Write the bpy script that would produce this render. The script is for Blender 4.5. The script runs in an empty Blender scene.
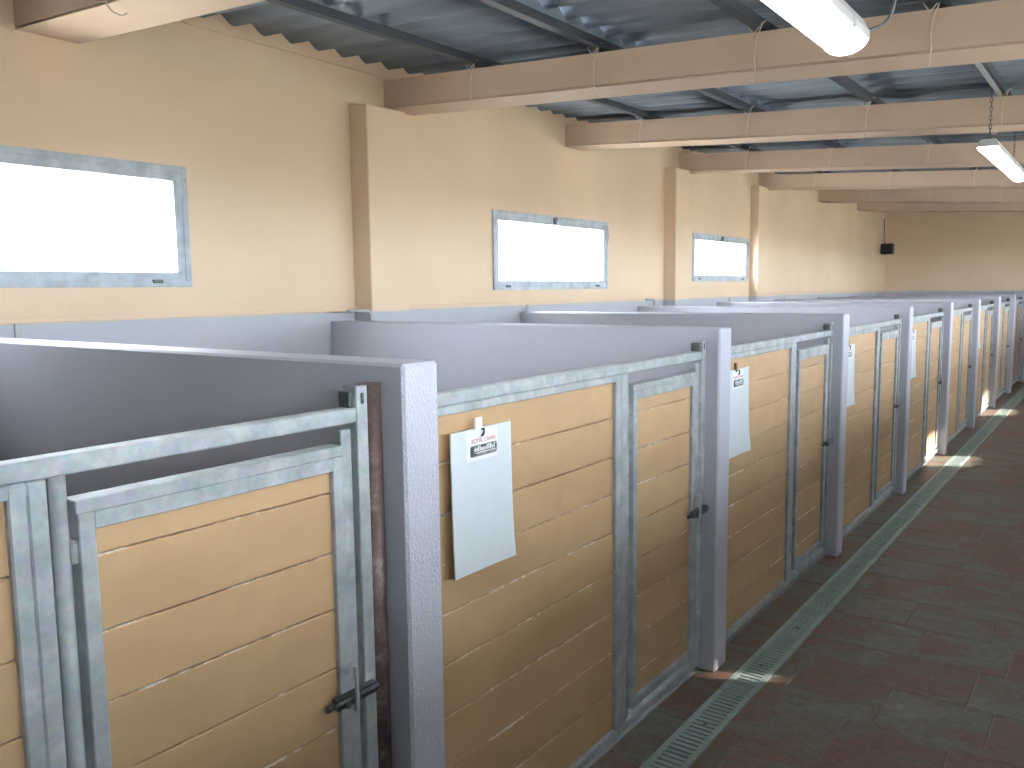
import bpy, bmesh, math, random
from mathutils import Vector, Matrix

random.seed(7)
sc = bpy.context.scene
col = sc.collection

# ------------------------------------------------------------------ camera
CAM_F, YAW, PITCH, ROLL = 839.657, 0.630714, 0.112079, -0.011981
CAM_LOC = Vector((1.30062, -1.36763, 1.6))
fwd = Vector((-math.sin(YAW) * math.cos(PITCH), math.cos(YAW) * math.cos(PITCH), -math.sin(PITCH)))
r0 = Vector((math.cos(YAW), math.sin(YAW), 0)); u0 = r0.cross(fwd)
rt = r0 * math.cos(ROLL) + u0 * math.sin(ROLL)
up = -r0 * math.sin(ROLL) + u0 * math.cos(ROLL)
cam_d = bpy.data.cameras.new('camera'); cam = bpy.data.objects.new('camera', cam_d); col.objects.link(cam)
cam_d.sensor_width = 36.0; cam_d.lens = CAM_F / 1024 * 36; cam_d.clip_start = 0.02
cam.matrix_world = Matrix(((rt.x, up.x, -fwd.x, CAM_LOC.x), (rt.y, up.y, -fwd.y, CAM_LOC.y),
                           (rt.z, up.z, -fwd.z, CAM_LOC.z), (0, 0, 0, 1)))
sc.camera = cam

# ------------------------------------------------------------------ light
SKY = 15.0
SUN = 8.0
LAMP = 5.0
sc.view_settings.view_transform = 'Standard'; sc.view_settings.look = 'None'
sc.view_settings.gamma = 1.0; sc.view_settings.use_curve_mapping = False
sc.view_settings.exposure = 1.4
world = bpy.data.worlds.new('overcast_sky'); sc.world = world; world.use_nodes = True
bg = world.node_tree.nodes['Background']
bg.inputs[0].default_value = (0.88, 0.94, 1.0, 1); bg.inputs[1].default_value = SKY
sun_d = bpy.data.lights.new('sun', 'SUN'); sun = bpy.data.objects.new('sun', sun_d); col.objects.link(sun)
sun_d.energy = SUN; sun_d.angle = math.radians(1.6); sun_d.color = (1.0, 0.90, 0.76)
sun_dir = Vector((-1.0, -0.47, -0.50)).normalized()
sun.rotation_euler = sun_dir.to_track_quat('-Z', 'Y').to_euler()
sun.location = (12, 12, 8)

# ------------------------------------------------------------------ dimensions (metres)
S, T, H, D = 1.8242, 0.1207, 1.4364, 2.2774     # stall pitch, partition thickness and height, depth to window wall
FAR, NEAR, RIGHT = 15.04, -2.6, 2.30
XF = -0.06                                        # front plane of the stall fronts
def SL(y): return 0.059 + 0.0011 * max(0.0, y - 3.0)
def beam_z(y): return 2.650 + 0.0118 * y          # underside of a beam at the window wall
def roof_z(x, y): return beam_z(y) + 0.190 - SL(y) * (x + D)

# ------------------------------------------------------------------ materials
def mat(name):
    m = bpy.data.materials.new(name); m.use_nodes = True
    nt = m.node_tree; b = nt.nodes['Principled BSDF']
    return m, nt, b
def N(nt, kind, **kw):
    n = nt.nodes.new(kind)
    for k, v in kw.items(): setattr(n, k, v)
    return n
def noise(nt, vec, scale, detail=4, rough=0.55, dist=0.0):
    n = N(nt, 'ShaderNodeTexNoise'); n.inputs['Scale'].default_value = scale
    n.inputs['Detail'].default_value = detail; n.inputs['Roughness'].default_value = rough
    n.inputs['Distortion'].default_value = dist
    if vec is not None: nt.links.new(vec, n.inputs['Vector'])
    return n
def ramp(nt, fac, stops):
    r = N(nt, 'ShaderNodeValToRGB'); e = r.color_ramp.elements
    while len(e) > 1: e.remove(e[0])
    e[0].position = stops[0][0]; e[0].color = (*stops[0][1], 1)
    for p, c in stops[1:]:
        x = e.new(p); x.color = (*c, 1)
    nt.links.new(fac, r.inputs[0]); return r
def mix(nt, fac, a, b, blend='MIX'):
    m = N(nt, 'ShaderNodeMix', data_type='RGBA', blend_type=blend)
    for sock, v in ((m.inputs[0], fac), (m.inputs[6], a), (m.inputs[7], b)):
        if isinstance(v, (int, float)): sock.default_value = v
        elif isinstance(v, tuple): sock.default_value = (*v, 1)
        else: nt.links.new(v, sock)
    return m.outputs[2]
def bump(nt, b, h, strength, dist=0.002):
    n = N(nt, 'ShaderNodeBump'); n.inputs['Strength'].default_value = strength; n.inputs['Distance'].default_value = dist
    nt.links.new(h, n.inputs['Height']); nt.links.new(n.outputs[0], b.inputs['Normal'])
def pos(nt): return N(nt, 'ShaderNodeNewGeometry').outputs['Position']
def objc(nt): return N(nt, 'ShaderNodeTexCoord').outputs['Object']
def gray(*c): return c

def paint(name, c, var=0.06, bscale=180, bstr=0.35, rough=0.75, blotch=1.3, bdist=0.002):
    m, nt, b = mat(name); p = pos(nt)
    n = noise(nt, p, blotch, 5)
    lo = tuple(x * (1 - var) for x in c); hi = tuple(min(1, x * (1 + var)) for x in c)
    r = ramp(nt, n.outputs[0], [(0.35, lo), (0.65, hi)])
    nt.links.new(r.outputs[0], b.inputs['Base Color']); b.inputs['Roughness'].default_value = rough
    bump(nt, b, noise(nt, p, bscale, 3).outputs[0], bstr, bdist)
    return m
YELLOW = (0.68, 0.53, 0.33); GREY = (0.475, 0.475, 0.54)
m_wall = None
def make_wall_mat():
    m, nt, b = mat('yellow_wall_paint_with_grey_dado'); p = pos(nt)
    sep = N(nt, 'ShaderNodeSeparateXYZ'); nt.links.new(p, sep.inputs[0])
    wob = noise(nt, p, 3.0, 3)
    add = N(nt, 'ShaderNodeMath', operation='MULTIPLY_ADD'); nt.links.new(wob.outputs[0], add.inputs[0])
    add.inputs[1].default_value = 0.008; nt.links.new(sep.outputs[2], add.inputs[2])
    gt = N(nt, 'ShaderNodeMath', operation='GREATER_THAN'); nt.links.new(add.outputs[0], gt.inputs[0]); gt.inputs[1].default_value = 1.489
    n = noise(nt, p, 0.9, 5)
    ye = ramp(nt, n.outputs[0], [(0.35, (0.74, 0.558, 0.385)), (0.65, (0.80, 0.615, 0.435))])
    gr = ramp(nt, n.outputs[0], [(0.35, (0.47, 0.475, 0.52)), (0.65, (0.52, 0.525, 0.57))])
    nt.links.new(mix(nt, gt.outputs[0], gr.outputs[0], ye.outputs[0]), b.inputs['Base Color'])
    b.inputs['Roughness'].default_value = 0.8
    bump(nt, b, noise(nt, p, 60, 3).outputs[0], 0.25, 0.002)
    return m
m_wall = make_wall_mat()
m_unseen_wall = paint('dark_unseen_wall_render', (0.13, 0.125, 0.12), 0.1, 50, 0.4, 0.85)  # unseen right and near walls, darkened to cut bounce light
m_yellow = paint('yellow_beam_paint', (0.69, 0.515, 0.385), 0.06, 25, 0.15)
m_grey = paint('grey_masonry_paint', GREY, 0.04, 60, 0.18, 0.62, 1.6, 0.003)
m_greyend_lit = paint('grey_rough_plaster_frontlit', tuple(c * 1.2 for c in GREY), 0.05, 120, 0.85, 0.6, 1.6, 0.006)  # same grey as the sides, lightened for frontal light; rough bump is plaster

def make_galv():
    m, nt, b = mat('galvanised_steel'); o = objc(nt); p = pos(nt)
    v = N(nt, 'ShaderNodeTexVoronoi'); v.inputs['Scale'].default_value = 70; nt.links.new(p, v.inputs['Vector'])
    n = noise(nt, p, 13, 6, 0.65)
    c1 = ramp(nt, n.outputs[0], [(0.3, (0.30, 0.325, 0.335)), (0.5, (0.395, 0.42, 0.43)), (0.72, (0.54, 0.565, 0.57))])
    c2 = mix(nt, 0.12, c1.outputs[0], v.outputs['Color'], 'SOFT_LIGHT')
    nt.links.new(c2, b.inputs['Base Color'])
    b.inputs['Metallic'].default_value = 0.15; b.inputs['Roughness'].default_value = 0.62
    bump(nt, b, n.outputs[0], 0.15, 0.001)
    return m
m_galv = make_galv()

def make_plank():
    m, nt, b = mat('tan_plank'); tc = N(nt, 'ShaderNodeTexCoord'); p = pos(nt)
    inf = N(nt, 'ShaderNodeObjectInfo')
    mp = N(nt, 'ShaderNodeMapping'); nt.links.new(p, mp.inputs[0]); mp.inputs['Scale'].default_value = (4, 1.6, 3)
    g = noise(nt, mp.outputs[0], 2.5, 6, 0.6, 0.6)
    base = ramp(nt, g.outputs[0], [(0.3, (0.54, 0.345, 0.18)), (0.55, (0.59, 0.38, 0.20)), (0.75, (0.625, 0.415, 0.228))])
    hsv = N(nt, 'ShaderNodeHueSaturation'); nt.links.new(base.outputs[0], hsv.inputs['Color'])
    mr = N(nt, 'ShaderNodeMapRange'); nt.links.new(inf.outputs['Random'], mr.inputs[0]); mr.inputs[3].default_value = 0.92; mr.inputs[4].default_value = 1.06
    nt.links.new(mr.outputs[0], hsv.inputs['Value'])
    # worn, chipped edges along the tongue-and-groove joints
    sep = N(nt, 'ShaderNodeSeparateXYZ'); nt.links.new(tc.outputs['Generated'], sep.inputs[0])
    ma = N(nt, 'ShaderNodeMath', operation='SUBTRACT'); nt.links.new(sep.outputs[2], ma.inputs[0]); ma.inputs[1].default_value = 0.5
    ab = N(nt, 'ShaderNodeMath', operation='ABSOLUTE'); nt.links.new(ma.outputs[0], ab.inputs[0])
    ch = noise(nt, p, 30, 5, 0.75)
    ad = N(nt, 'ShaderNodeMath', operation='MULTIPLY_ADD'); nt.links.new(ch.outputs[0], ad.inputs[0]); ad.inputs[1].default_value = 0.11
    lo = noise(nt, p, 3.5, 2); la = N(nt, 'ShaderNodeMath', operation='MULTIPLY_ADD'); nt.links.new(lo.outputs[0], la.inputs[0]); la.inputs[1].default_value = 0.09; nt.links.new(ab.outputs[0], la.inputs[2]); nt.links.new(la.outputs[0], ad.inputs[2])
    gt = N(nt, 'ShaderNodeMapRange'); nt.links.new(ad.outputs[0], gt.inputs[0]); gt.inputs[1].default_value = 0.597; gt.inputs[2].default_value = 0.611
    nt.links.new(mix(nt, gt.outputs[0], hsv.outputs[0], (0.84, 0.75, 0.62)), b.inputs['Base Color'])
    b.inputs['Roughness'].default_value = 0.6
    bump(nt, b, g.outputs[0], 0.12, 0.001)
    return m
m_plank = make_plank()

def make_tile():
    m, nt, b = mat('slate_look_tile'); p = pos(nt); inf = N(nt, 'ShaderNodeObjectInfo')
    cmb = N(nt, 'ShaderNodeVectorMath', operation='MULTIPLY_ADD')
    nt.links.new(inf.outputs['Random'], cmb.inputs[0]); cmb.inputs[1].default_value = (31, 23, 9); nt.links.new(p, cmb.inputs[2])
    mp = N(nt, 'ShaderNodeMapping'); nt.links.new(cmb.outputs[0], mp.inputs[0]); mp.inputs['Rotation'].default_value = (0, 0, 0.5); mp.inputs['Scale'].default_value = (2.2, 4.2, 1)
    n = noise(nt, mp.outputs[0], 1.0, 7, 0.62, 0.9)
    r = ramp(nt, n.outputs[0], [(0.34, (0.140, 0.080, 0.063)), (0.45, (0.138, 0.088, 0.070)), (0.50, (0.120, 0.100, 0.086)), (0.55, (0.118, 0.126, 0.112)), (0.66, (0.130, 0.142, 0.128)), (0.8, (0.185, 0.195, 0.178))])
    f = noise(nt, p, 30, 5, 0.7)
    rr = ramp(nt, f.outputs[0], [(0.3, (1.0, 0.93, 0.87)), (0.7, (1.65, 1.5, 1.4))])
    nt.links.new(mix(nt, 1.0, r.outputs[0], rr.outputs[0], 'MULTIPLY'), b.inputs['Base Color'])
    b.inputs['Roughness'].default_value = 0.5
    bump(nt, b, n.outputs[0], 0.3, 0.004)
    return m
m_tile = make_tile()
m_grout = paint('pale_grout', (0.235, 0.20, 0.175), 0.2, 90, 0.4)
m_concrete = paint('stall_floor_concrete', (0.28, 0.27, 0.27), 0.1, 60, 0.3)

def make_sheet():
    m, nt, b = mat('fibre_cement_roof'); p = pos(nt)
    mp = N(nt, 'ShaderNodeMapping'); nt.links.new(p, mp.inputs[0]); mp.inputs['Scale'].default_value = (0.7, 5, 1)
    n = noise(nt, mp.outputs[0], 2.2, 6, 0.65)
    r = ramp(nt, n.outputs[0], [(0.3, (0.18, 0.215, 0.26)), (0.55, (0.26, 0.305, 0.365)), (0.78, (0.37, 0.425, 0.49))])
    nt.links.new(r.outputs[0], b.inputs['Base Color']); b.inputs['Roughness'].default_value = 0.7
    bump(nt, b, noise(nt, p, 40, 4).outputs[0], 0.3, 0.002)
    return m
m_sheet = make_sheet()
def simple(name, c, rough=0.5, metal=0.0, var=0.08, sc_=30):
    m, nt, b = mat(name)
    n = noise(nt, objc(nt), sc_, 4)
    r = ramp(nt, n.outputs[0], [(0.3, tuple(x * (1 - var) for x in c)), (0.7, tuple(min(1, x * (1 + var)) for x in c))])
    nt.links.new(r.outputs[0], b.inputs['Base Color'])
    b.inputs['Roughness'].default_value = rough; b.inputs['Metallic'].default_value = metal
    return m
m_purlin = simple('dark_purlin_steel', (0.075, 0.085, 0.10), 0.6)
m_bar = simple('pale_bar', (0.42, 0.42, 0.43), 0.5, 0.3)
m_black = simple('dark_latch_steel', (0.11, 0.12, 0.12), 0.42, 0.6, 0.3, 60)
m_speaker = simple('black_plastic', (0.018, 0.018, 0.02), 0.5)
m_white = simple('white_board', (0.70, 0.75, 0.79), 0.4, 0, 0.02)
m_paper = simple('white_paper', (0.85, 0.86, 0.86), 0.6, 0, 0.02)
m_red = simple('red_print', (0.55, 0.06, 0.07), 0.6)
m_ink = simple('dark_print', (0.06, 0.06, 0.065), 0.6)
m_inkgrey = simple('grey_print', (0.22, 0.22, 0.23), 0.6, 0, 0.4, 90)
m_twine = simple('pale_twine', (0.78, 0.70, 0.60), 0.8)
m_cable = simple('grey_cable', (0.13, 0.14, 0.17), 0.5)
m_housing = simple('lamp_housing_plastic', (0.55, 0.56, 0.58), 0.4)
m_conduit = simple('grey_conduit', (0.45, 0.45, 0.46), 0.5)
m_clip = simple('brown_clip', (0.20, 0.10, 0.04), 0.5)
m_frame = paint('weathered_window_aluminium', (0.45, 0.49, 0.53), 0.16, 60, 0.2, 0.5, 14)
m_grate = paint('galvanised_drain_grate', (0.28, 0.36, 0.35), 0.10, 120, 0.2, 0.5, 9)
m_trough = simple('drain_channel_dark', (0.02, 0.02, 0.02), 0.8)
m_ground = paint('outside_ground', (0.46, 0.42, 0.35), 0.1, 10, 0.3)
def make_rust():
    m, nt, b = mat('rusty_brown_pipe'); p = pos(nt)
    n = noise(nt, p, 26, 6, 0.7)
    r = ramp(nt, n.outputs[0], [(0.3, (0.085, 0.055, 0.05)), (0.55, (0.16, 0.105, 0.09)), (0.72, (0.30, 0.25, 0.23))])
    nt.links.new(r.outputs[0], b.inputs['Base Color']); b.inputs['Roughness'].default_value = 0.42; b.inputs['Metallic'].default_value = 0.35
    return m
m_rust = make_rust()
def make_glass():
    m, nt, b = mat('clear_pane'); nt.nodes.remove(b)
    out = nt.nodes['Material Output']; t = N(nt, 'ShaderNodeBsdfTransparent'); g = N(nt, 'ShaderNodeBsdfGlossy'); mx = N(nt, 'ShaderNodeMixShader')
    n = noise(nt, pos(nt), 6, 3); r = ramp(nt, n.outputs[0], [(0.3, (0.90, 0.94, 0.96)), (0.7, (0.97, 0.98, 0.99))])
    nt.links.new(r.outputs[0], t.inputs[0]); g.inputs['Roughness'].default_value = 0.08; mx.inputs[0].default_value = 0.05
    nt.links.new(t.outputs[0], mx.inputs[1]); nt.links.new(g.outputs[0], mx.inputs[2]); nt.links.new(mx.outputs[0], out.inputs[0])
    return m
m_glass = make_glass()
def make_diffuser():
    m, nt, b = mat('lit_lamp_diffuser')
    b.inputs['Base Color'].default_value = (0.9, 0.92, 0.95, 1); b.inputs['Roughness'].default_value = 0.35
    b.inputs['Emission Color'].default_value = (0.93, 0.97, 1.0, 1); b.inputs['Emission Strength'].default_value = LAMP
    return m
m_diff = make_diffuser()

# ------------------------------------------------------------------ mesh helpers
class MB:
    def __init__(s): s.v = []; s.f = []; s.smooth = set()
    def box(s, x0, x1, y0, y1, z0, z1, bev=0.0):
        if bev > 0:
            bm = bmesh.new(); bmesh.ops.create_cube(bm, size=1)
            for q in bm.verts: q.co = ((x0 + x1) / 2 + q.co.x * (x1 - x0), (y0 + y1) / 2 + q.co.y * (y1 - y0), (z0 + z1) / 2 + q.co.z * (z1 - z0))
            bmesh.ops.bevel(bm, geom=bm.edges[:], offset=bev, segments=1, affect='EDGES')
            k = len(s.v); bm.verts.index_update()
            s.v += [tuple(q.co) for q in bm.verts]; s.f += [tuple(k + w.index for w in f.verts) for f in bm.faces]; bm.free(); return s
        k = len(s.v)
        s.v += [(x, y, z) for x in (x0, x1) for y in (y0, y1) for z in (z0, z1)]
        s.f += [tuple(k + i for i in q) for q in ((0, 1, 3, 2), (4, 6, 7, 5), (0, 4, 5, 1), (2, 3, 7, 6), (0, 2, 6, 4), (1, 5, 7, 3))]
        return s
    def tube(s, pts, r, n=10, cap=True):
        pts = [Vector(p) for p in pts]; k = len(s.v); prev = None
        for i, p in enumerate(pts):
            d = (pts[min(i + 1, len(pts) - 1)] - pts[max(i - 1, 0)]).normalized()
            a = (prev - d * prev.dot(d)) if prev is not None else d.orthogonal()
            a = a.normalized(); prev = a; b = d.cross(a)
            rr = r[i] if isinstance(r, (list, tuple)) else r
            s.v += [tuple(p + (a * math.cos(2 * math.pi * j / n) + b * math.sin(2 * math.pi * j / n)) * rr) for j in range(n)]
        for i in range(len(pts) - 1):
            for j in range(n):
                s.smooth.add(len(s.f)); s.f.append((k + i * n + j, k + i * n + (j + 1) % n, k + (i + 1) * n + (j + 1) % n, k + (i + 1) * n + j))
        if cap:
            s.f.append(tuple(k + j for j in reversed(range(n)))); e = k + (len(pts) - 1) * n; s.f.append(tuple(e + j for j in range(n)))
        return s
    def prism(s, prof, axis, a, b):
        # prof: closed list of 2D points, extruded along axis ('y' uses (x,z), 'x' uses (y,z), 'z' uses (x,y))
        k = len(s.v); n = len(prof)
        for t in (a, b):
            for (p, q) in prof:
                s.v.append({'y': (p, t, q), 'x': (t, p, q), 'z': (p, q, t)}[axis])
        for i in range(n): s.f.append((k + i, k + (i + 1) % n, k + n + (i + 1) % n, k + n + i))
        s.f.append(tuple(k + i for i in reversed(range(n)))); s.f.append(tuple(k + n + i for i in range(n)))
        return s
    def mesh(s, name, m):
        me = bpy.data.meshes.new(name); me.from_pydata(s.v, [], s.f)
        for i in s.smooth: me.polygons[i].use_smooth = True
        bm = bmesh.new(); bm.from_mesh(me); bmesh.ops.recalc_face_normals(bm, faces=bm.faces); bm.to_mesh(me); bm.free()
        me.materials.append(m); return me
    def build(s, name, m, parent=None, loc=None):
        o = bpy.data.objects.new(name, s.mesh(name, m)); col.objects.link(o)
        if parent: o.parent = parent
        if loc: o.location = loc
        return o
def use(name, me, parent=None, loc=(0, 0, 0)):
    o = bpy.data.objects.new(name, me); col.objects.link(o); o.location = loc
    if parent: o.parent = parent
    return o
def tag(o, label=None, cat=None, group=None, kind=None):
    if label: o['label'] = label
    if cat: o['category'] = cat
    if group: o['group'] = group
    if kind: o['kind'] = kind
    return o
def empty(name, loc, label=None, cat=None, group=None, kind=None):
    o = bpy.data.objects.new(name, None); col.objects.link(o); o.location = loc; o.empty_display_size = 0.1
    return tag(o, label, cat, group, kind)
def copy_tree(o, parent=None):
    c = o.copy(); col.objects.link(c); c.parent = parent
    for ch in list(o.children): copy_tree(ch, c)
    return c
ORD = ['', 'first', 'second', 'third', 'fourth', 'fifth', 'sixth', 'seventh', 'eighth', 'ninth', 'tenth', 'eleventh', 'twelfth', 'thirteenth', 'fourteenth', 'fifteenth', 'sixteenth']

# ------------------------------------------------------------------ walls
def wall_x(name, x0, x1, y0, y1, ztop, holes, m):
    """wall slab normal to x with rectangular holes (ya, yb, za, zb); ztop(y) follows the roof"""
    ys = sorted({y0, y1, *[h[0] for h in holes], *[h[1] for h in holes]}); zs = sorted({0.0, *[h[2] for h in holes], *[h[3] for h in holes]})
    zs.append(None)
    b = MB()
    for i in range(len(ys) - 1):
        for j in range(len(zs) - 1):
            za = zs[j]; zb = zs[j + 1]; mid = (ys[i] + ys[i + 1]) / 2; mz = (za + (zb if zb is not None else za + 0.1)) / 2
            if any(h[0] < mid < h[1] and h[2] < mz < h[3] for h in holes): continue
            ta = zb if zb is not None else ztop(ys[i]); tb = zb if zb is not None else ztop(ys[i + 1])
            k = len(b.v)
            for x in (x0, x1): b.v += [(x, ys[i], za), (x, ys[i + 1], za), (x, ys[i + 1], tb), (x, ys[i], ta)]
            b.f += [tuple(k + q for q in f) for f in ((0, 1, 2, 3), (7, 6, 5, 4), (0, 4, 5, 1), (1, 5, 6, 2), (2, 6, 7, 3), (3, 7, 4, 0))]
    return tag(b.build(name, m), kind='structure')
WIN = [(-0.46, 0.970, 1.630, 2.182), (3.322, 4.918, 1.597, 2.152), (6.646, 8.190, 1.660, 2.152)]
wall_x('wall_left', -D - 0.07, -D, NEAR, FAR + 0.15, lambda y: roof_z(-D, y) + 0.09, WIN, m_wall)
ADDED_RWIN = [(y, y + 1.62, 1.50, 2.08) for y in (-2.2, -0.1, 2.0, 4.1, 6.2, 8.3, 10.4, 12.5)]  # unseen windows, made up to light the upper fence and window wall
SUN_GAPS = [(2.875, 2.950, 1.03, 1.22), (7.84, 8.40, 1.02, 1.46), (11.35, 12.00, 1.02, 1.46)]  # made-up openings, sized to place the sun patches on floor and gates
wall_x('wall_right', RIGHT, RIGHT + 0.1, NEAR, FAR + 0.15, lambda y: roof_z(RIGHT, y) + 0.09, ADDED_RWIN + SUN_GAPS, m_unseen_wall)
def wall_y(name, y0, y1, m):
    ym = (y0 + y1) / 2
    return tag(MB().prism([(-D, 0), (RIGHT, 0), (RIGHT, roof_z(RIGHT, ym) + 0.09), (-D, roof_z(-D, ym) + 0.09)], 'y', y0, y1).build(name, m), kind='structure')
wall_y('wall_far', FAR, FAR + 0.15, m_wall)
wall_y('wall_near', NEAR - 0.15, NEAR, m_unseen_wall)
tag(MB().box(-D, -D + 0.009, NEAR, FAR, 1.487, 1.511, 0.003).build('trim_1', m_wall), kind='structure')
tag(MB().prism([(-D, 2.835), (-D + 0.014, 2.835), (-D + 0.014, 2.855), (-D, 2.86)], 'y', 0.45, 2.28).build('trim_2', m_wall), kind='structure')
for i, (ya, pr, zt) in enumerate(((2.015, 0.138, 2.628), (6.004, 0.122, 2.712), (8.262, 0.10, 2.752))):
    tag(MB().box(-D - 0.02, -D + pr, ya, ya + (0.315 if i == 0 else 0.30), 0, zt, 0.006).build('wall_pilaster', m_wall), kind='structure')
# unseen awning, added to keep light off the lower fence, and the ground outside
tag(MB().box(RIGHT + 0.1, RIGHT + 1.25, NEAR - 1, FAR + 1, 2.10, 2.14).build('added_awning', m_sheet), kind='structure')
tag(MB().box(-40, 40, -40, 60, -0.30, -0.12).build('ground', m_ground), kind='structure')

# windows
def window(n, ya, yb, za, zb, x, inward=1):
    w = empty('window_%d' % n, (x, (ya + yb) / 2, za), kind='structure')
    hw = (yb - ya) / 2; hh = zb - za
    def frame(a, b, f, x0, x1):
        q = MB()
        q.box(x0, x1, -hw + a, hw - a, a, a + f, 0.002).box(x0, x1, -hw + a, hw - a, hh - a - f, hh - a, 0.002)
        q.box(x0, x1, -hw + a, -hw + a + f, a + f, hh - a - f, 0.002).box(x0, x1, hw - a - f, hw - a, a + f, hh - a - f, 0.002)
        return q
    s = inward
    fr = frame(0, 0, 0.028, min(-0.06 * s, 0.012 * s), max(-0.06 * s, 0.012 * s)).build('window_frame', m_frame, w)
    sa = frame(0.026, 0, 0.042, min(-0.04 * s, 0.006 * s), max(-0.04 * s, 0.006 * s)).build('sash', m_frame, w)
    pn = MB().box(-0.022, -0.018, -hw + 0.066, hw - 0.066, 0.066, hh - 0.066).build('pane', m_glass, w)
    if inward == 1:
        if n > 1: MB().box(0.004, 0.03, -0.035, -0.02, hh - 0.065, hh - 0.01, 0.003).box(0.012, 0.034, -0.05, -0.012, hh - 0.035, hh - 0.022, 0.003).build('catch', m_black, w)
        for yy in (-hw + 0.14, hw - 0.20):
            MB().box(0.004, 0.02, yy, yy + 0.05, 0.018, 0.034, 0.003).build('hinge', m_black, w)
        MB().tube([(0.012, hw - 0.012, hh - 0.17), (0.024, hw - 0.014, hh - 0.12), (0.014, hw - 0.012, hh - 0.05)], 0.006, 8).build('stay', m_conduit, w)
    return w
for i, wv in enumerate(WIN): window(i + 1, *wv, -D)
for i, wv in enumerate(ADDED_RWIN): window(i + 4, *wv, RIGHT, -1)

# ------------------------------------------------------------------ floor
floor = empty('floor', (0, 0, 0), kind='structure')
MB().box(-D - 0.2, -0.072, NEAR, FAR, -0.1, 0.0).build('stall_slab', m_concrete, floor)
MB().box(-0.072, 0.066, NEAR, FAR, -0.1, -0.0022).box(0.204, RIGHT + 0.1, NEAR, FAR, -0.1, -0.0022).build('grout_bed', m_grout, floor)
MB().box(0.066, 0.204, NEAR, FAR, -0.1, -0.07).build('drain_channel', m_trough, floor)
P_, G_ = 0.3485, 0.0042
def tile_mesh(w, d):
    return MB().box(-w / 2, w / 2, -d / 2, d / 2, -0.012, 0.0, 0.0025).mesh('tile', m_tile)
me_full = tile_mesh(0.355 - G_, P_ - G_); me_left = tile_mesh(0.136, P_ - G_)
rest = MB(); cuts = {}
def add_tile(x0, x1, y0, y1, single):
    if single:
        w = round(x1 - x0 - G_, 4)
        if w not in cuts: cuts[w] = tile_mesh(w, y1 - y0 - G_)
        use('tile', cuts[w], floor, ((x0 + x1) / 2, (y0 + y1) / 2, 0))
    else:
        rest.box(x0 + G_ / 2, x1 - G_ / 2, y0 + G_ / 2, y1 - G_ / 2, -0.012, 0.0)
row = 0; y = 1.398 - 12 * P_
rows = []
while y < FAR:
    rows.append(y); y += P_
for i, y in enumerate(rows):
    y1 = min(y + P_, FAR)
    off = 0.54 if i % 2 == 0 else 0.28
    single = (0.6 < y < 8.2)
    x = off
    while x > 0.204: x -= 0.355
    while x < RIGHT:
        a = max(x, 0.204); c = min(x + 0.355, RIGHT)
        if c - a > 0.02: add_tile(a, c, y, y1, single and a < 0.25 + (y + 1.37) * 0.22)
        x += 0.355
    add_tile(-0.072, 0.066, y, y1, single)
tag(rest.build('tile_paving', m_tile, floor), kind='stuff')

# drain grates, one metre lengths lying in the channel
def grate_mesh(L):
    b = MB(); w = 0.134; e = 0.024
    b.box(0, e, 0.003, L - 0.003, -0.016, 0.003, 0.001).box(w - e, w, 0.003, L - 0.003, -0.016, 0.003, 0.001)
    n = int(L / 0.0285); pit = (L - 0.006) / n
    for i in range(n + 1):
        yy = 0.003 + i * pit; hw = 0.0090 if 0 < i < n else 0.012
        b.box(e - 0.001, w - e + 0.001, max(0.003, yy - hw), min(L - 0.003, yy + hw), -0.014, 0.0015)
    return b.mesh('drain_grate', m_grate)
GL = 1.07; gm = grate_mesh(GL); me_screw = MB().tube([(0, 0, 0), (0, 0, 0.004)], 0.008, 8).mesh('screw', m_black)
k = 0; y = 1.70 - 3 * GL
while y + GL < FAR:
    t = empty('drain_grate', (0.068, y, 0.0), group='grates in the floor drain', cat='drain grate',
              label='slotted galvanised floor drain grate, %s from the far end wall' % ORD[15 - k])
    use('grating', gm, t); use('screw', me_screw, t, (0.067, 0.30, 0.0)); use('screw', me_screw, t, (0.067, 0.78, 0.0))
    t.rotation_euler.z = random.uniform(-0.002, 0.002); t.location.x += random.uniform(-0.002, 0.002)
    y += GL; k += 1

# ------------------------------------------------------------------ roof
ceiling = empty('ceiling', (0, 0, 3.0), kind='structure'); ceiling.location = (0, 0, 0)
WAVE = 0.177
def sheet(x0, x1, y0, waves, lift):
    b = MB(); n = waves * 8 + 2
    for side in (0, 1):
        for x in (x0, x1):
            for i in range(n + 1):
                y = y0 + i * WAVE / 8
                z = roof_z(x, y) + 0.045 + lift - 0.023 * math.cos(2 * math.pi * (y - 1.10) / WAVE) + side * 0.006
                b.v.append((x, y, z))
    q = n + 1
    for i in range(n):
        b.smooth.add(len(b.f)); b.f.append((i, i + 1, q + i + 1, q + i))
        b.smooth.add(len(b.f)); b.f.append((2 * q + i, 3 * q + i, 3 * q + i + 1, 2 * q + i + 1))
        b.f.append((i, 2 * q + i, 2 * q + i + 1, i + 1)); b.f.append((q + i, q + i + 1, 3 * q + i + 1, 3 * q + i))
    b.f.append((0, q, 3 * q, 2 * q)); b.f.append((n, 2 * q + n, 3 * q + n, q + n))
    return b.build('roof_sheet', m_sheet, ceiling)
y = NEAR - 0.3; i = 0
while y < FAR + 0.2:
    sheet(-D - 0.35, -0.815, y, 6, 0.007 * (i % 2)); sheet(-0.855, RIGHT + 0.3, y, 6, 0.007 * (i % 2) + 0.013)
    y += WAVE * 6; i += 1

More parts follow.
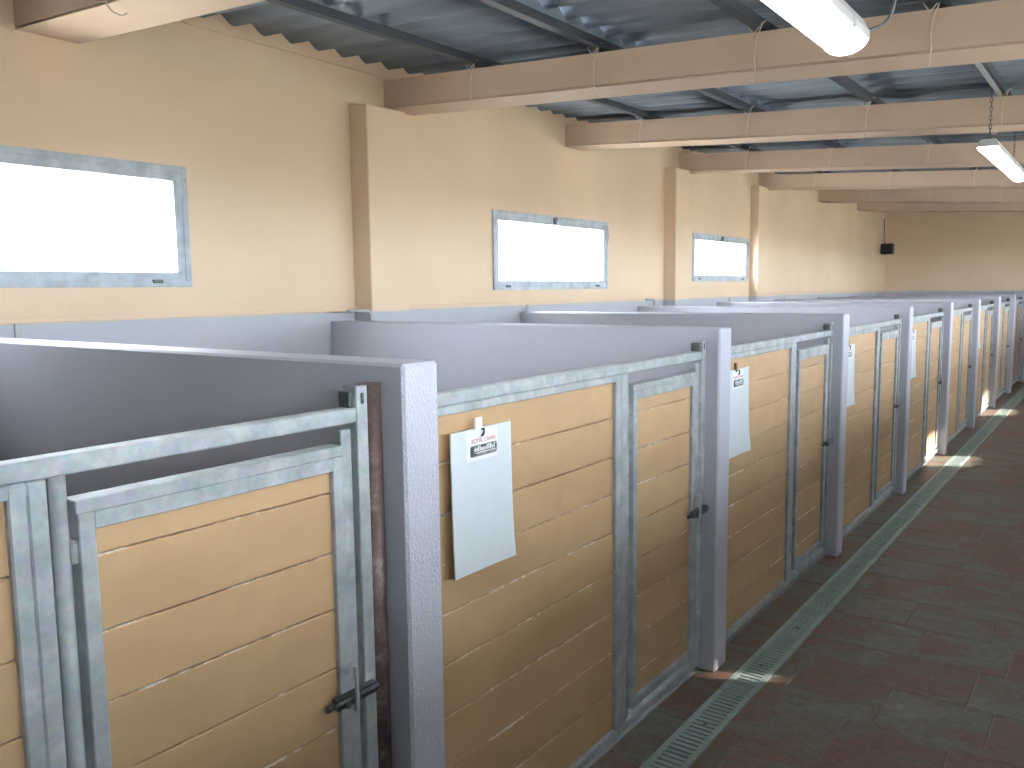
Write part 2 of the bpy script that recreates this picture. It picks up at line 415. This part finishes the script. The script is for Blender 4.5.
PURL = [-1.60, -0.835, -0.05, 0.655, 1.40, 2.10]
PLAB = ['nearest the window wall', 'second from the window wall', 'third from the window wall', 'fourth from the window wall', 'fifth from the window wall', 'sixth from the window wall']
for px, pl in zip(PURL, PLAB):
    b = MB(); k0 = 0
    for ya, yb in ((NEAR, FAR),):
        for yy in (ya, yb):
            z = roof_z(px, yy); b.v += [(px - 0.022, yy, z - 0.022), (px + 0.022, yy, z - 0.022), (px + 0.022, yy, z + 0.018), (px - 0.022, yy, z + 0.018)]
        b.f += [(0, 1, 5, 4), (1, 2, 6, 5), (2, 3, 7, 6), (3, 0, 4, 7), (3, 2, 1, 0), (4, 5, 6, 7)]
    tag(b.build('roof_purlin', m_purlin), 'dark steel purlin under the corrugated roof, ' + pl, 'purlin', 'roof purlins')

BEAMS = [0.26, 2.295, 4.265, 6.32, 8.484, 10.865, 12.976]
BW, BH = 0.25, 0.162
def beam(i, y):
    t = empty('roof_beam', (-D, y, beam_z(y) - (0.018 if i < 2 else 0.006)), group='painted roof beams', cat='beam',
              label='cream painted roof beam across the corridor, %s from the far end wall' % ORD[7 - i])
    L = RIGHT + D; SLOPE = (0.060, 0.060, 0.067, 0.066, 0.067, 0.068, 0.070)[i]
    def sl(z0, z1, y0, y1, name):
        b = MB(); e = L + 0.0
        for (x, dz) in ((0.0, 0), (e, -SLOPE * e)):
            b.v += [(x, y0, z0 + dz), (x, y1, z0 + dz), (x, y1, z1 + dz), (x, y0, z1 + dz)]
        b.f += [(0, 1, 2, 3), (7, 6, 5, 4), (0, 4, 5, 1), (1, 5, 6, 2), (2, 6, 7, 3), (3, 7, 4, 0)]
        return b.build(name, m_yellow, t)
    sl(0.0, 0.004, 0, BW, 'bottom_plate'); sl(0.004, 0.011, 0.014, BW - 0.014, 'joint'); sl(0.011, BH, 0.0, BW, 'beam_body')
    rnd = random.Random(i * 13 + 5)
    for px in PURL[:4]:
        x = px + D + rnd.uniform(-0.03, 0.03); z = lambda dz: dz - SLOPE * x
        top = BH + 0.035
        dang = rnd.uniform(0.03, 0.09); cv = rnd.uniform(-0.05, 0.06)
        pts = [(x + 0.03, -0.004, z(top)), (x + 0.004, -0.006, z(BH - 0.03)), (x - 0.004, -0.005, z(0.06)), (x, -0.007, z(0.0)),
               (x + cv * 0.3, 0.01, z(-dang * 0.35)), (x + cv, 0.03, z(-dang * 0.55)), (x + cv * 1.7, 0.03, z(-dang * 0.5))]
        MB().tube(pts, 0.0028, 6).tube([(x - 0.035, -0.006, z(top - 0.005)), (x - 0.01, -0.008, z(BH - 0.012)), (x + 0.02, -0.008, z(top - 0.012)), (x + 0.045, -0.006, z(top + 0.004))], 0.0026, 6).build('wire_tie', m_twine, t)
    return t
for i, y in enumerate(BEAMS): beam(i, y)

# ------------------------------------------------------------------ partitions
def partition_mesh():
    me = MB().box(-D, 0, 0, T, 0, H, 0.007).mesh('stall_partition', m_grey)
    me.materials.append(m_greyend_lit)
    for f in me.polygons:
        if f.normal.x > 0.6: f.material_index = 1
    return me
pm = partition_mesh()
for k in range(0, 9):
    lab = ('rough grey partition wall end with rusty pipe and gate latch post beside it' if k == 0 else
           'grey painted stall partition wall, %s from the far end wall' % ORD[9 - k])
    tag(use('stall_partition', pm, None, (0, k * S, 0)), lab, 'partition', 'grey stall partitions')

# ------------------------------------------------------------------ stall fronts and gates
SEAM = [0.062, 0.20, 0.345, 0.49, 0.632, 0.77, 0.905, 1.032, 1.166, 1.296]
XB = XF - 0.040
def plank_mesh(L, za, zb):
    b = MB().box(-0.020, 0.0, 0, L, za + 0.0012, zb - 0.0012, 0.0028); return b.mesh('plank', m_plank)
def uchan(y0, y1, z0, z1, b=None, x0=None, x1=None):
    b = b or MB(); return b.box(XB if x0 is None else x0, XF if x1 is None else x1, y0, y1, z0, z1, 0.003)

def stall_front(first):
    t = empty('stall_fence', (0, 0, 0), cat='fence', group='plank stall fences with gates')
    pst = (-0.812, -0.782, -0.752) if first else (-0.742, -0.703, -0.660)
    lp = (-0.090, -0.056) if first else (-0.040, -0.008)
    pc = -0.727 if first else -0.637
    left = -(S - T)
    # rails
    uchan(left, lp[1], 1.312, 1.345).build('top_rail', m_galv, t)
    uchan(left, pst[1], 1.288, 1.3115, None, XB, XF + 0.001).build('panel_top_channel', m_galv, t)
    sill = uchan(left, -0.002, 0.030, 0.062).build('sill_rail', m_galv, t)
    # panel planks
    for a, c in zip(SEAM[:-1], SEAM[1:]):
        use('plank', plank_mesh(pst[0] - left + 0.012, a, c), t, (XF - 0.012, left, 0))
    uchan(pst[0], pst[1] - 0.0015, 0.062, 1.309, None, XB, XF + 0.002).build('panel_stile', m_galv, t)
    uchan(pst[1], pst[2], 0.062, 1.3115).build('divider_post', m_galv, t)
    MB().tube([(XF - 0.022, pc, 0.062), (XF - 0.022, pc, 1.312)], 0.0135, 12).build('hinge_pipe', m_galv, t)
    # latch post: a channel rising above the rail, with a slotted top and a short angle bracket behind it
    q = MB().box(XF - 0.012, XF + 0.003, lp[0], lp[1], 0.03, 1.392, 0.002)
    q.box(XF - 0.04, XF - 0.012, lp[0], lp[0] + 0.004, 0.03, 1.392)
    q.build('latch_post', m_galv, t)
    sl = MB().box(XF + 0.0025, XF + 0.0045, (lp[0] + lp[1]) / 2 - 0.004, (lp[0] + lp[1]) / 2 + 0.004, 1.352, 1.377, 0.002).build('slot', m_black, t)
    MB().box(XF - 0.042, XF - 0.006, lp[0] - 0.013, lp[0] - 0.001, 1.3455, 1.380, 0.002).build('rail_bracket', m_black, t)
    if first:
        MB().tube([(XF - 0.020, -0.0275, 0.0), (XF - 0.020, -0.0275, 1.392)], 0.0265, 20).build('rusty_pipe', m_rust, t)
    MB().tube([(XF - 0.03, left + 0.03, 0), (XF - 0.03, left + 0.03, 0.03)], 0.01, 8).tube([(XF - 0.03, pst[1], 0), (XF - 0.03, pst[1], 0.03)], 0.01, 8).tube([(XF - 0.03, -0.03, 0), (XF - 0.03, -0.03, 0.03)], 0.01, 8).build('foot', m_galv, t)
    return t

def stall_gate(first, t):
    g0, g1, g2 = (-0.708, -0.135, -0.104) if first else (-0.618, -0.092, -0.060)
    sw = 0.028 if first else 0.032
    top, bot = 1.268, 0.088
    # welded frame: top channel (upper lip plus deeper face between the stiles), two stiles, bottom channel
    q = MB().box(XB, XF + 0.003, g0 - 0.004, g1, top - 0.024, top, 0.002).box(XB + 0.008, XF + 0.0015, g0 + sw - 0.001, g1 - sw + 0.004, top - 0.054, top - 0.0235, 0.002)
    q.box(XB, XF + 0.0022, g0, g0 + sw, bot, top - 0.0235, 0.002).box(XB, XF + 0.0022, g1 - sw, g1, bot, top - 0.0235, 0.002)
    q.box(XB, XF + 0.001, g0 + sw - 0.001, g1 - sw + 0.001, bot, bot + 0.034, 0.002)
    g = q.build('gate', m_galv, t)
    MB().box(XF - 0.016, XF - 0.002, g1 + 0.0008, g2, bot, 1.300, 0.002).build('stop_strip', m_galv, g)
    sm = [bot + 0.034] + [z for z in SEAM if 0.16 < z < 1.2] + [top - 0.0535]
    for a, c in zip(sm[:-1], sm[1:]):
        use('plank', plank_mesh(g1 - g0 - 2 * sw + 0.01, a, c), g, (XF - 0.010, g0 + sw - 0.005, 0))
    for z in (0.28, 1.15):
        MB().box(XF - 0.030, XF - 0.006, g0 - 0.010, g0 + 0.003, z + 0.01, z + 0.05, 0.003).build('hinge', m_galv, g)
    # slide latch: channel-section arm, bolt, handle and lug
    zl = 0.700; ye = g2 + 0.034 if first else g2 + 0.055
    MB().prism([(XF + 0.003, zl - 0.012), (XF + 0.021, zl - 0.012), (XF + 0.021, zl - 0.008), (XF + 0.008, zl - 0.008), (XF + 0.008, zl + 0.008), (XF + 0.021, zl + 0.008), (XF + 0.021, zl + 0.012), (XF + 0.003, zl + 0.012)], 'y', g1 - 0.055, ye).build('latch', m_black, g)
    MB().tube([(XF + 0.016, g1 - 0.060, zl), (XF + 0.016, ye + 0.005, zl)], 0.007, 8).build('bolt', m_black, g)
    MB().tube([(XF + 0.022, g1 - 0.002, zl - 0.030), (XF + 0.026, g1 - 0.002, zl), (XF + 0.026, g1 - 0.004, zl + 0.055), (XF + 0.026, g1 - 0.006, zl + 0.074), (XF + 0.024, g1 - 0.014, zl + 0.080), (XF + 0.018, g1 - 0.020, zl + 0.072), (XF + 0.012, g1 - 0.021, zl + 0.062)], 0.0052, 8).build('bolt_handle', m_conduit, g)
    MB().tube([(XF + 0.004, g1 - 0.03, zl - 0.004), (XF + 0.028, g1 - 0.03, zl - 0.004)], 0.009, 10).build('lug', m_black, g)
    MB().box(XF + 0.003, XF + 0.014, g1 - 0.078, g1 - 0.055, zl - 0.011, zl + 0.004, 0.003).build('latch_tongue', m_black, g)
    return g

fence0 = stall_front(True); stall_gate(True, fence0)
fence0['label'] = 'galvanised plank fence and gate beside the rusty brown pipe'
SIGNS = {1, 2, 3, 4, 6}
fencep = stall_front(False); stall_gate(False, fencep)
for k in range(1, 9):
    f = fencep if k == 1 else copy_tree(fencep)
    f.location = (0, k * S, 0)
    f['label'] = 'plank fence and gate %s white board, %s stall from the far end wall' % ('behind a' if k in SIGNS else 'without', ORD[9 - k])

# ------------------------------------------------------------------ white notice boards with a printed card
def text_mesh(s, size, m):
    cu = bpy.data.curves.new('lettering', 'FONT'); cu.body = s; cu.size = size; cu.align_x = 'CENTER'; cu.extrude = 0.0001
    o = bpy.data.objects.new('lettering', cu); col.objects.link(o)
    bpy.context.view_layer.update()
    me = bpy.data.meshes.new_from_object(o.evaluated_get(bpy.context.evaluated_depsgraph_get()))
    bpy.data.objects.remove(o); me.materials.clear(); me.materials.append(m)
    # text plane (x right, y up) -> board plane (y right, z up, facing +x)
    for v in me.vertices: v.co = (v.co.z, v.co.x, v.co.y)
    return me
def board_mesh(w, h, curl):
    b = MB(); nx, nz = 8, 12
    for side in (0, 1):
        for j in range(nz + 1):
            for i in range(nx + 1):
                y = w * i / nx; z = -h * j / nz
                d = max(0.0, (i / nx) * 0.6 + (j / nz) - 1.15)
                b.v.append((curl * d * d + (0.004 if side == 0 else 0.0) + 0.007 * (j / nz) ** 1.5, y, z))
    q = (nx + 1) * (nz + 1)
    def ix(i, j, s_): return s_ * q + j * (nx + 1) + i
    for j in range(nz):
        for i in range(nx):
            b.f.append((ix(i, j, 0), ix(i, j + 1, 0), ix(i + 1, j + 1, 0), ix(i + 1, j, 0)))
            b.f.append((ix(i, j, 1), ix(i + 1, j, 1), ix(i + 1, j + 1, 1), ix(i, j + 1, 1)))
    for i in range(nx):
        b.f.append((ix(i, 0, 0), ix(i + 1, 0, 0), ix(i + 1, 0, 1), ix(i, 0, 1))); b.f.append((ix(i, nz, 0), ix(i, nz, 1), ix(i + 1, nz, 1), ix(i + 1, nz, 0)))
    for j in range(nz):
        b.f.append((ix(0, j, 0), ix(0, j, 1), ix(0, j + 1, 1), ix(0, j + 1, 0))); b.f.append((ix(nx, j, 0), ix(nx, j + 1, 0), ix(nx, j + 1, 1), ix(nx, j, 1)))
    return b.mesh('board', m_white)
me_txt = text_mesh('ROYAL CANIN', 0.0155, m_red)
me_txt2 = text_mesh('m', 0.016, m_red)
def notice(k, curl, clip_mat, yoff, roll):
    W, Hb = 0.254, 0.376
    y0 = (k - 1) * S + yoff
    t = empty('notice_board', (XF + 0.012, y0, 1.243), cat='notice board', group='white boards hung on the stall fronts',
              label='white hanging board with small printed card, on the %s stall from the far end wall' % ORD[9 - k])
    t.rotation_euler.x = roll
    use('board', board_mesh(W, Hb, curl), t)
    c = MB().box(0.0042, 0.0050, 0.060, 0.190, -0.084, -0.004).build('card', m_paper, t)
    use('lettering', me_txt, c, (0.0053, 0.131, -0.038)); use('crown_mark', me_txt2, c, (0.0053, 0.131, -0.023))
    # grey printed strip with pale lettering strokes
    pr = MB(); n = 6; pts = []
    ya, yb, za, zb, r = 0.074, 0.188, -0.074, -0.044, 0.008
    for (cy, cz, a0) in ((yb - r, zb - r, 0), (ya + r, zb - r, 90), (ya + r, za + r, 180), (yb - r, za + r, 270)):
        for j in range(n + 1):
            a = math.radians(a0 + 90 * j / n); pts.append((cy + r * math.cos(a), cz + r * math.sin(a)))
    pr.prism(pts, 'x', 0.0051, 0.0054).build('print_strip', m_inkgrey, c)
    MB().box(0.0054, 0.0056, 0.076, 0.088, -0.072, -0.047).box(0.0054, 0.0056, 0.118, 0.152, -0.055, -0.047).box(0.0054, 0.0056, 0.09, 0.102, -0.071, -0.061).box(0.0054, 0.0056, 0.158, 0.184, -0.060, -0.050).build('dark_print', m_ink, c)
    wl = MB(); rr = random.Random(3); yy = 0.092
    while yy < 0.176:
        hgt = rr.choice((0.008, 0.009, 0.013)); w_ = rr.uniform(0.003, 0.006)
        wl.box(0.0056, 0.0058, yy, yy + w_, -0.060, -0.060 + hgt); yy += w_ + 0.003
    wl.box(0.0056, 0.0058, 0.095, 0.180, -0.0655, -0.0635).build('pale_print', m_paper, c)
    if clip_mat is m_paper:
        MB().box(0.0, 0.0065, 0.098, 0.126, -0.022, 0.028, 0.001).build('hanging_tab', m_paper, t)
    else:
        MB().box(-0.004, 0.008, 0.094, 0.108, -0.010, 0.030, 0.002).build('clip', clip_mat, t)
    MB().tube([(0.002, 0.118, -0.004), (0.010, 0.128, -0.004), (0.012, 0.124, -0.014), (0.010, 0.118, -0.022)], 0.003, 6).build('hook', m_black, t)
    return t
notice(1, 0.03, m_paper, 0.212, 0.0)
notice(2, 0.045, m_clip, 0.188, 0.01)
notice(3, 0.03, m_clip, 0.178, -0.01)
notice(4, 0.04, m_clip, 0.235, 0.0)
notice(6, 0.05, m_clip, 0.215, 0.0)

# ------------------------------------------------------------------ fluorescent lamps
def arc(pts, n=5):
    P = [Vector(q) for q in pts]; out = []
    for i in range(len(P) - 1):
        a, b_, c, d = P[max(i - 1, 0)], P[i], P[i + 1], P[min(i + 2, len(P) - 1)]
        for j in range(n):
            u = j / n
            out.append(0.5 * ((2 * b_) + (c - a) * u + (2 * a - 5 * b_ + 4 * c - d) * u * u + (3 * b_ - a - 3 * c + d) * u ** 3))
    return out + [P[-1]]
def lamp(name_label, x, y0, L, z, chains, cable, w=0.052):
    t = empty('batten_lamp', (x, y0, z), name_label, 'lamp', 'hanging batten lamps')
    h = w * 0.66
    prof = [(w * math.cos(a), h + (-h) * math.sin(a) * 1.0) for a in [math.pi * j / 12 for j in range(13)]]
    prof = [(px, pz) for px, pz in prof]
    n = len(prof)
    b = MB(); b.prism(prof, 'y', 0.012, L - 0.012); b.build('diffuser', m_diff, t)
    hp = [(-w - 0.004, h - 0.006), (w + 0.004, h - 0.006), (w + 0.004, h + 0.012), (w - 0.012, h + 0.042), (-w + 0.012, h + 0.042), (-w - 0.004, h + 0.012)]
    MB().prism(hp, 'y', 0.0, L).build('housing', m_housing, t)
    for yy in (0.0, L - 0.012):
        pr2 = [(1.04 * px, h + (pz - h) * 1.04) for px, pz in prof]
        cap = MB().prism(pr2, 'y', yy, yy + 0.012).build('end_cap', m_diff, t)
    for q in (0.09, 0.5, 0.91):
        for s_ in (-1, 1):
            MB().box(s_ * (w + 0.002) - 0.004, s_ * (w + 0.002) + 0.004, L * q - 0.012, L * q + 0.012, h - 0.010, h + 0.014, 0.002).build('clip', m_galv, t)
    for yc in chains:
        top = roof_z(x, y0 + yc) - 0.03 - z; b = MB(); zz = h + 0.030; i = 0
        while zz < top:
            pts = []
            for j in range(9):
                a = 2 * math.pi * j / 8; du = 0.0065 * math.cos(a); dz = 0.015 * math.sin(a)
                pts.append((du if i % 2 else 0.0, yc + (0.0 if i % 2 else du), zz + 0.015 + dz))
            b.tube(pts, 0.0022, 6, False); zz += 0.0245; i += 1
        b.build('chain', m_cable, t)
    if cable:
        MB().tube(cable, 0.0038, 8).build('cable', m_cable, t)
    return t
lamp('bright batten lamp hanging nearer the gate with the rusty pipe', 0.705, -0.72, 1.58, 2.166, (0.25, 1.30), arc([(0.03, 1.572, 0.05), (0.055, 1.61, 0.058), (0.085, 1.64, 0.085), (0.10, 1.62, 0.14), (0.09, 1.56, 0.23), (0.06, 1.50, 0.34), (0.02, 1.45, 0.43)]))
lamp('bright batten lamp on chains farther along the corridor', 0.620, 4.13, 1.72, 2.335, (0.07, 1.30), None, 0.050)
b = MB(); bx, ya, yb = 0.655, 2.56, 4.25
for yy in (ya, yb):
    z = roof_z(bx, yy) - 0.055; b.v += [(bx - 0.008, yy, z), (bx + 0.010, yy, z), (bx + 0.010, yy, z + 0.016), (bx - 0.008, yy, z + 0.016)]
b.f += [(0, 1, 5, 4), (1, 2, 6, 5), (2, 3, 7, 6), (3, 0, 4, 7), (3, 2, 1, 0), (4, 5, 6, 7)]
tag(b.build('hanger_bar', m_bar), 'pale flat bar under the roof that carries the lamp chain', 'bar')

# ------------------------------------------------------------------ small fittings on the window wall
for k, yy in enumerate((0.184, 3.735, 7.65, 9.51)):
    tag(MB().box(-D, -D + 0.012, yy - 0.014, yy + 0.014, 1.30, 1.488, 0.003).build('conduit_stub', m_conduit), 'short grey upright conduit on the wall ' + ('below the widest window', 'below the middle window', 'below the window beside a pilaster', 'beyond the last window')[k], 'conduit', 'conduit stubs')
def hook_pipe(yc, lab, x):
    tag(MB().tube([(x, yc - 0.17, 1.494), (x, yc - 0.03, 1.492), (x, yc - 0.008, 1.484), (x, yc, 1.465), (x, yc, 1.25)], 0.009, 10).build('bent_pipe', m_conduit), lab, 'pipe', 'bent pipes on the window wall')
hook_pipe(1.99, 'bent grey pipe at the foot of the pilaster beside the large window', -D + 0.152)
hook_pipe(5.77, 'bent grey pipe on the grey band past the middle window', -D + 0.02)
t = empty('loudspeaker', (-D + 0.11, 14.60, 2.14), 'small black loudspeaker box high in the far wall corner', 'loudspeaker')
MB().box(-0.095, 0.095, 0, 0.15, 0, 0.185, 0.008).build('cabinet', m_speaker, t)
MB().box(-0.08, 0.08, -0.004, 0.0, 0.015, 0.17, 0.002).build('grille', m_speaker, t)
MB().box(-0.11, -0.095, 0.05, 0.10, 0.05, 0.13).build('bracket', m_conduit, t)
MB().tube([(-0.06, 0.10, 0.185), (-0.08, 0.16, 0.30), (-0.085, 0.16, 0.63)], 0.009, 8).build('cable', m_cable, t)
